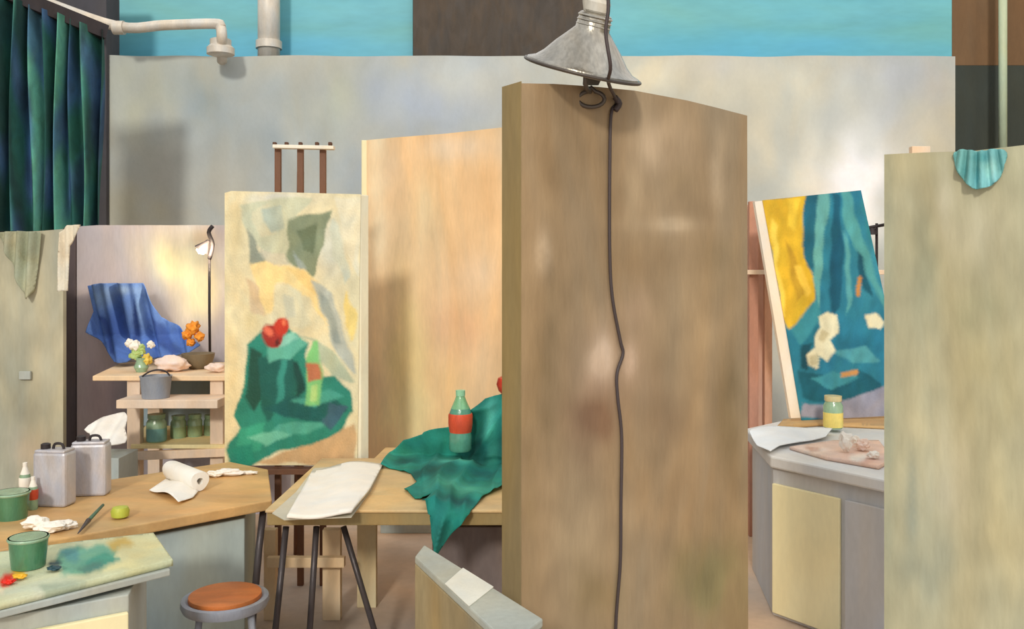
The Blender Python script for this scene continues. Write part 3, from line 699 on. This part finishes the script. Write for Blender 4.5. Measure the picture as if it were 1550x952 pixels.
# ================================================ RIGHT CANVAS
gq=group('drapery_canvas')
fE=VP((1.4,5.5),(3.0,5.75))
pr=[([(1150,303),(1219,294),(1214,340),(1216,385),(1232,425),(1232,455),(1216,480),(1192,500),(1182,470),(1168,390)],(224,178,44)),
 ([(1166,330),(1178,340),(1176,400),(1190,480),(1182,480),(1170,400)],(246,208,80)),([(1188,360),(1200,380),(1218,440),(1206,460),(1196,420)],(196,152,40)),([(1190,300),(1210,300),(1204,350),(1194,340)],(240,198,60)),([(1200,400),(1212,400),(1226,440),(1218,452)],(240,196,70)),
 ([(1219,294),(1238,291),(1234,400),(1224,410),(1214,370)],(30,100,120)),
 ([(1238,291),(1256,290),(1248,360),(1240,470),(1230,420)],(104,172,168)),
 ([(1272,290),(1286,288),(1298,340),(1335,440),(1345,480),(1300,390),(1280,350)],(84,160,162)),
 ([(1260,295),(1270,295),(1276,380),(1270,470),(1258,480),(1256,400)],(20,88,112)),
 ([(1276,350),(1282,360),(1290,440),(1282,480)],(90,164,168)),
 ([(1296,380),(1305,390),(1322,450),(1306,440)],(22,88,108)),
 ([(1300,300),(1306,300),(1330,390),(1326,400)],(50,136,150)),
 ([(1196,500),(1235,450),(1245,480),(1210,520)],(60,142,152)),
 ([(1205,560),(1260,570),(1300,560),(1335,580),(1335,600),(1250,610),(1215,600)],(24,94,112)),
 ([(1225,575),(1262,562),(1300,572),(1262,590)],(64,146,158)),
 ([(1260,530),(1310,524),(1335,545),(1290,550)],(80,156,166)),
 ([(1212,520),(1228,516),(1222,560),(1210,556)],(20,78,92)),
 ([(1212,633),(1216,608),(1250,614),(1290,602),(1340,584),(1345,640)],(150,150,168)),
 ([(1238,480),(1252,472),(1266,480),(1268,500),(1258,516),(1266,530),(1252,548),(1240,540),(1236,558),(1222,552),(1220,538),(1234,524),(1232,508),(1240,498)],(232,220,182)),
 ([(1244,500),(1256,506),(1250,520),(1240,514)],(204,188,146)),([(1226,540),(1240,536),(1236,552),(1226,552)],(204,190,150)),
 ([(1310,476),(1328,474),(1340,488),(1330,500),(1312,496)],(236,224,186)),
 ([(1300,420),(1306,418),(1300,448),(1294,448)],(206,140,70)),([(1274,562),(1300,560),(1298,569),(1272,571)],(206,150,90))]
sheet('painted_face',[(1154,303),(1303,288),(1372,602),(1372,628),(1213,636),(1190,500)],fE,canvasm,2.3,painter((42,124,148),[(1320,400,30,60,(58,142,164),.6),(1230,520,30,30,(30,110,124),.6),(1300,520,30,20,(30,104,130),.6)],pr,warp=2.6,mott=.2,mscale=.03,soft=1.8),gq,solid=.004,smooth=False)
sheet('canvas_edge',[(1142,305),(1300,288),(1380,628),(1197,633)],lambda x,y:(lambda p:Vector((p.x,p.y+.02,p.z)))(fE(x,y)),oil('edge_cream',(246,230,210),.6,.06,8),10,parent=gq,solid=.03,smooth=False)
gw=group('wooden_easel')
lw=oil('lightwood',(230,204,178),.6,.1,5)
for i,(px,w) in enumerate([(1140,.06),(1162,.05)]):
    beam('post_%d'%i,U(px,305,5.98),Vector((U(px,0,5.98).x,5.98,0)),w,.04,[oil('rose_wood',(190,138,116),.6,.15,6),pinkw][i],gw)
beam('cross_bar',U(1128,412,5.94),U(1345,412,5.94),.05,.03,lw,gw)
beam('mast',U(1392,222,5.9),Vector((U(1392,0,5.9).x,5.9,0)),.12,.05,lw,gw)
sheet('easel_paper',[(1131,310),(1166,306),(1166,690),(1131,690)],lambda x,y:U(x,y,6.05),boardm,8,painter((222,178,154),[(1140,520,10,80,(194,132,110),.7),(1155,450,10,40,(232,192,170),.7)]),parent=gw,solid=.01)
box('grey_storage_box',(U(1160,0,6.6).x,6.6,.30),(.5,.4,.60),oil('lav_grey',(190,180,186),.7,.1,5))
e=group('spot_lamp')
tube('stand',[U(1327,338,6.8),Vector((U(1327,0,6.8).x,6.8,0))],.010,black,e); tube('arm',[U(1312,345,6.8),U(1340,340,6.8)],.012,black,e)
lathe('head',[(.02,0),(.04,-.05),(.035,-.05)],U(1320,345,6.8),black,e)

# ================================================ LIGHTS / WORLD / CAMERA
w=bpy.data.worlds.new('World'); bpy.context.scene.world=w; w.use_nodes=True
w.node_tree.nodes['Background'].inputs[0].default_value=(1,.99,.96,1); w.node_tree.nodes['Background'].inputs[1].default_value=1.03
def light(name,typ,loc,energy,color,**k):
    l=bpy.data.lights.new(name,typ); l.energy=energy; l.color=color
    for a,b in k.items(): setattr(l,a,b)
    o=bpy.data.objects.new(name,l); bpy.context.collection.objects.link(o); o.location=loc; return o
s=light('sun_light','SUN',(0,-2,5),1.5,(1,.95,.84),angle=math.radians(6))
s.rotation_euler=Vector((.11,.75,-.36)).to_track_quat('-Z','Y').to_euler()
o=light('spot_light_cream','SPOT',U(313,374,5.98),22,(1,.88,.62),spot_size=math.radians(120),spot_blend=.8,shadow_soft_size=.04)
o.rotation_euler=(Vector(fB(265,405))-o.location).to_track_quat('-Z','Y').to_euler()
o=light('spot_light_wall','SPOT',U(1322,350,8.3),7,(1,.96,.98),spot_size=math.radians(110),spot_blend=.9,shadow_soft_size=.05)
o.rotation_euler=(U(1300,278,9.0)-o.location).to_track_quat('-Z','Y').to_euler()

cam=bpy.data.cameras.new('camera'); co=bpy.data.objects.new('camera',cam); bpy.context.collection.objects.link(co)
co.location=(0,0,CH); co.rotation_euler=(math.pi/2,0,0)
cam.sensor_width=36; cam.lens=36*F/1550; cam.shift_y=-(476-HY)/1550; cam.clip_end=100
bpy.context.scene.camera=co
bpy.context.scene.view_settings.view_transform='Standard'
bpy.context.view_layer.update()
for e in groups:
    ch=[o for o in bpy.data.objects if o.parent==e]
    if not ch: continue
    c=sum((o.location for o in ch),Vector())/len(ch)
    c.z=min(min((v.co.z+o.location.z) for v in o.data.vertices) for o in ch)
    e.location=c
    for o in ch: o.location=o.location-c
